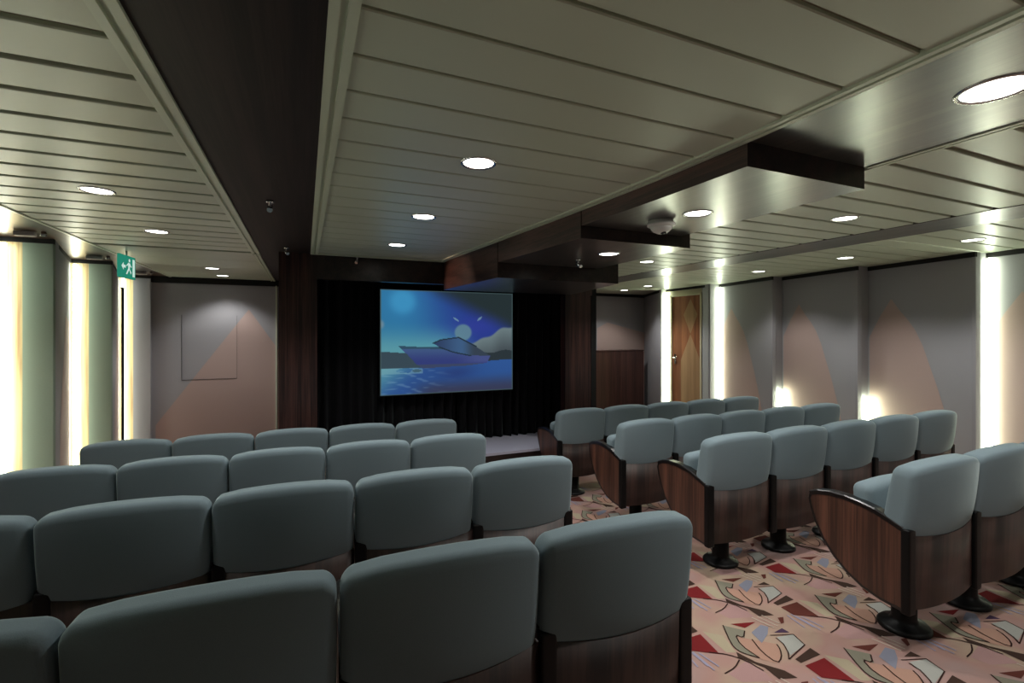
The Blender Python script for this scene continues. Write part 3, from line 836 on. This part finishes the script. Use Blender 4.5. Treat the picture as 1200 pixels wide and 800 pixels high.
light_tube(LT, 8.43 - .05, -.48, 2.32, M['tube_warm'], 'glowing tube in the left wall slot under the exit sign')
for y in (1.6, 2.9, 4.2):
    light_tube(LT, y - .05, .0, 2.32, M['tube_warm'], 'glowing tube in a left wall slot beside the camera')
for y in (.25, 1.42):
    light_tube(XT, y - .045, .0, 1.1, M['tube'], 'glowing tube in a right wall slot beside the camera')

# exit sign
ex = empty('exit_sign', (-1.66, 6.0, dz(.67)), R(84))
b_ = MB(); b_.box(-.17, .17, -.012, .012, -.115, .115); b_.build('sign_panel', M['sign_green'], ex, bevel=.003)
b_ = MB()
for s in (-1, 1):
    y = s * .0135
    def q(pts): b_.poly([(x, y, z) for x, z in pts])
    # running figure, doorway and arrow
    q([(.03 + .018 * math.cos(a * .7), .068 + .018 * math.sin(a * .7)) for a in range(9)])
    q([(.0, .045), (.05, .04), (.035, -.02), (.005, -.015)])
    q([(.04, .035), (.08, .01), (.072, .0), (.035, .02)]); q([(.0, .04), (-.035, .015), (-.028, .005), (.008, .025)])
    q([(.005, -.01), (.03, -.02), (-.02, -.075), (-.045, -.075)]); q([(.015, -.01), (.04, -.02), (.075, -.05), (.06, -.07)])
    q([(.10, -.09), (.15, -.09), (.15, .09), (.10, .09)])
    q([(-.14, 0), (-.095, .04), (-.095, .014), (-.05, .014), (-.05, -.014), (-.095, -.014), (-.095, -.04)])
b_.build('pictogram', M['sign_white'], ex, fix=False)
b_ = MB(); b_.tube([(0, 0, .115), (0, 0, CZ - dz(.67))], .008, 8); b_.build('bracket', M['white_plastic'], ex)
tag(ex, 'green exit sign hanging from the ceiling by the left wall', 'sign')

# dome camera / smoke detector under the bulkhead
dm = empty('ceiling_camera', (2.10, 2.42, dz(.72)))
b_ = MB(); b_.lathe([(.075, 0), (.075, -.012), (.088, -.02), (.088, -.034), (.07, -.04)], n=28); b_.build('housing', M['white_plastic'], dm)
b_ = MB(); b_.lathe([(.070, -.038), (.064, -.054), (.05, -.070), (.025, -.082), (.002, -.085)], n=28); b_.build('dome', M['white_plastic'], dm)
b_ = MB(); b_.lathe([(.018, -.06), (.018, -.086), (.002, -.089)], .0, -.02, n=16); b_.build('lens', M['smoked'], dm)
tag(dm, 'white dome camera under the dark bulkhead', 'camera')

# small spotlights on the dark woodwork
def small_spot(name, loc, rz, label, wall=False):
    r0 = empty(name, loc, rz)
    b_ = MB(); b_.lathe([(.022, 0), (.022, -.012)], n=16); b_.build('base', M['chrome'], r0)
    b_ = MB(); b_.tube([(0, 0, -.01), (0, -.005, -.035)], .006, 8); b_.build('stem', M['chrome'], r0)
    b_ = MB(); b_.tube([(0, .012, -.03), (0, -.012, -.05), (0, -.03, -.066)], .016, 12); b_.build('head', M['chrome'], r0)
    tag(r0, label, 'spotlight', 'small chrome spotlights')
small_spot('spotlight', (-.20, 3.35, CZ), 0, 'small chrome spotlight on the dark soffit between the ceilings')
small_spot('spotlight', (-.08, 5.36, CZ - .07), 0, 'small chrome spotlight at the head of the left dark pier') if False else None
small_spot('spotlight', (-.16, 5.1, CZ), R(20), 'small chrome spotlight just ahead of the left dark pier')
small_spot('spotlight', (.52, 5.37, CZ - .012), R(-30), 'small chrome spotlight on the header above the curtain')
small_spot('spotlight', (2.17, 3.55, dz(.638)), R(30), 'small chrome spotlight beside the downlight of the middle bulkhead step')

# emergency lights in the left cornice
for x, y, n_ in ((-2.08, 5.12, 'nearest the camera'), (-2.06, 6.45, 'in the middle bay'), (-2.02, 7.85, 'by the exit sign')):
    r0 = empty('cornice_lamp', (x, y, CZ))
    b_ = MB()
    def fn(p): return Vector((p.x, p.y, p.z - .024))
    b_.rbox(.07, .022, .022, .012, 6, fn); b_.build('housing', M['white_plastic'], r0)
    b_ = MB(); b_.lathe([(.016, 0), (.02, -.02), (.02, -.036)], .115, 0, n=14); b_.build('lamp_head', M['chrome'], r0)
    tag(r0, f'small white lamp under the left wooden cornice, {n_}', 'lamp', 'cornice lamps')

# accent beam from the header spotlight onto the bulkhead fascia
l = bpy.data.lights.new('spot_beam', 'SPOT'); l.energy = 22; l.spot_size = R(50); l.spot_blend = .8; l.color = (1., .62, .45); l.shadow_soft_size = .02
lo = bpy.data.objects.new('spot_beam', l); COL.objects.link(lo); lo.location = (.55, 5.25, CZ - .09)
lo.rotation_euler = (Vector((1.55, 5.0, 2.05)) - lo.location).to_track_quat('-Z', 'Y').to_euler()

# ------------------------------------------------------------------ world, camera, view
wd = bpy.data.worlds.new('World'); scene.world = wd; wd.use_nodes = True
wd.node_tree.nodes['Background'].inputs[0].default_value = (.6, .65, .7, 1)
wd.node_tree.nodes['Background'].inputs[1].default_value = .02
cam = bpy.data.cameras.new('Camera'); co = bpy.data.objects.new('Camera', cam); COL.objects.link(co)
cam.sensor_width = 36; cam.lens = 557.7 / 1200 * 36; cam.shift_y = -10 / 1200; cam.clip_start = .05
co.location = (0, 0, EYE); co.rotation_euler = (R(90), 0, -math.atan2(243, 557.7))
scene.camera = co
vs_ = scene.view_settings; vs_.view_transform = 'Standard'; vs_.look = 'None'; vs_.gamma = 1; vs_.exposure = 0.; vs_.use_curve_mapping = False
scene.cycles.max_bounces = 8; scene.cycles.diffuse_bounces = 5; scene.cycles.sample_clamp_indirect = 4
scene.cycles.use_denoising = True
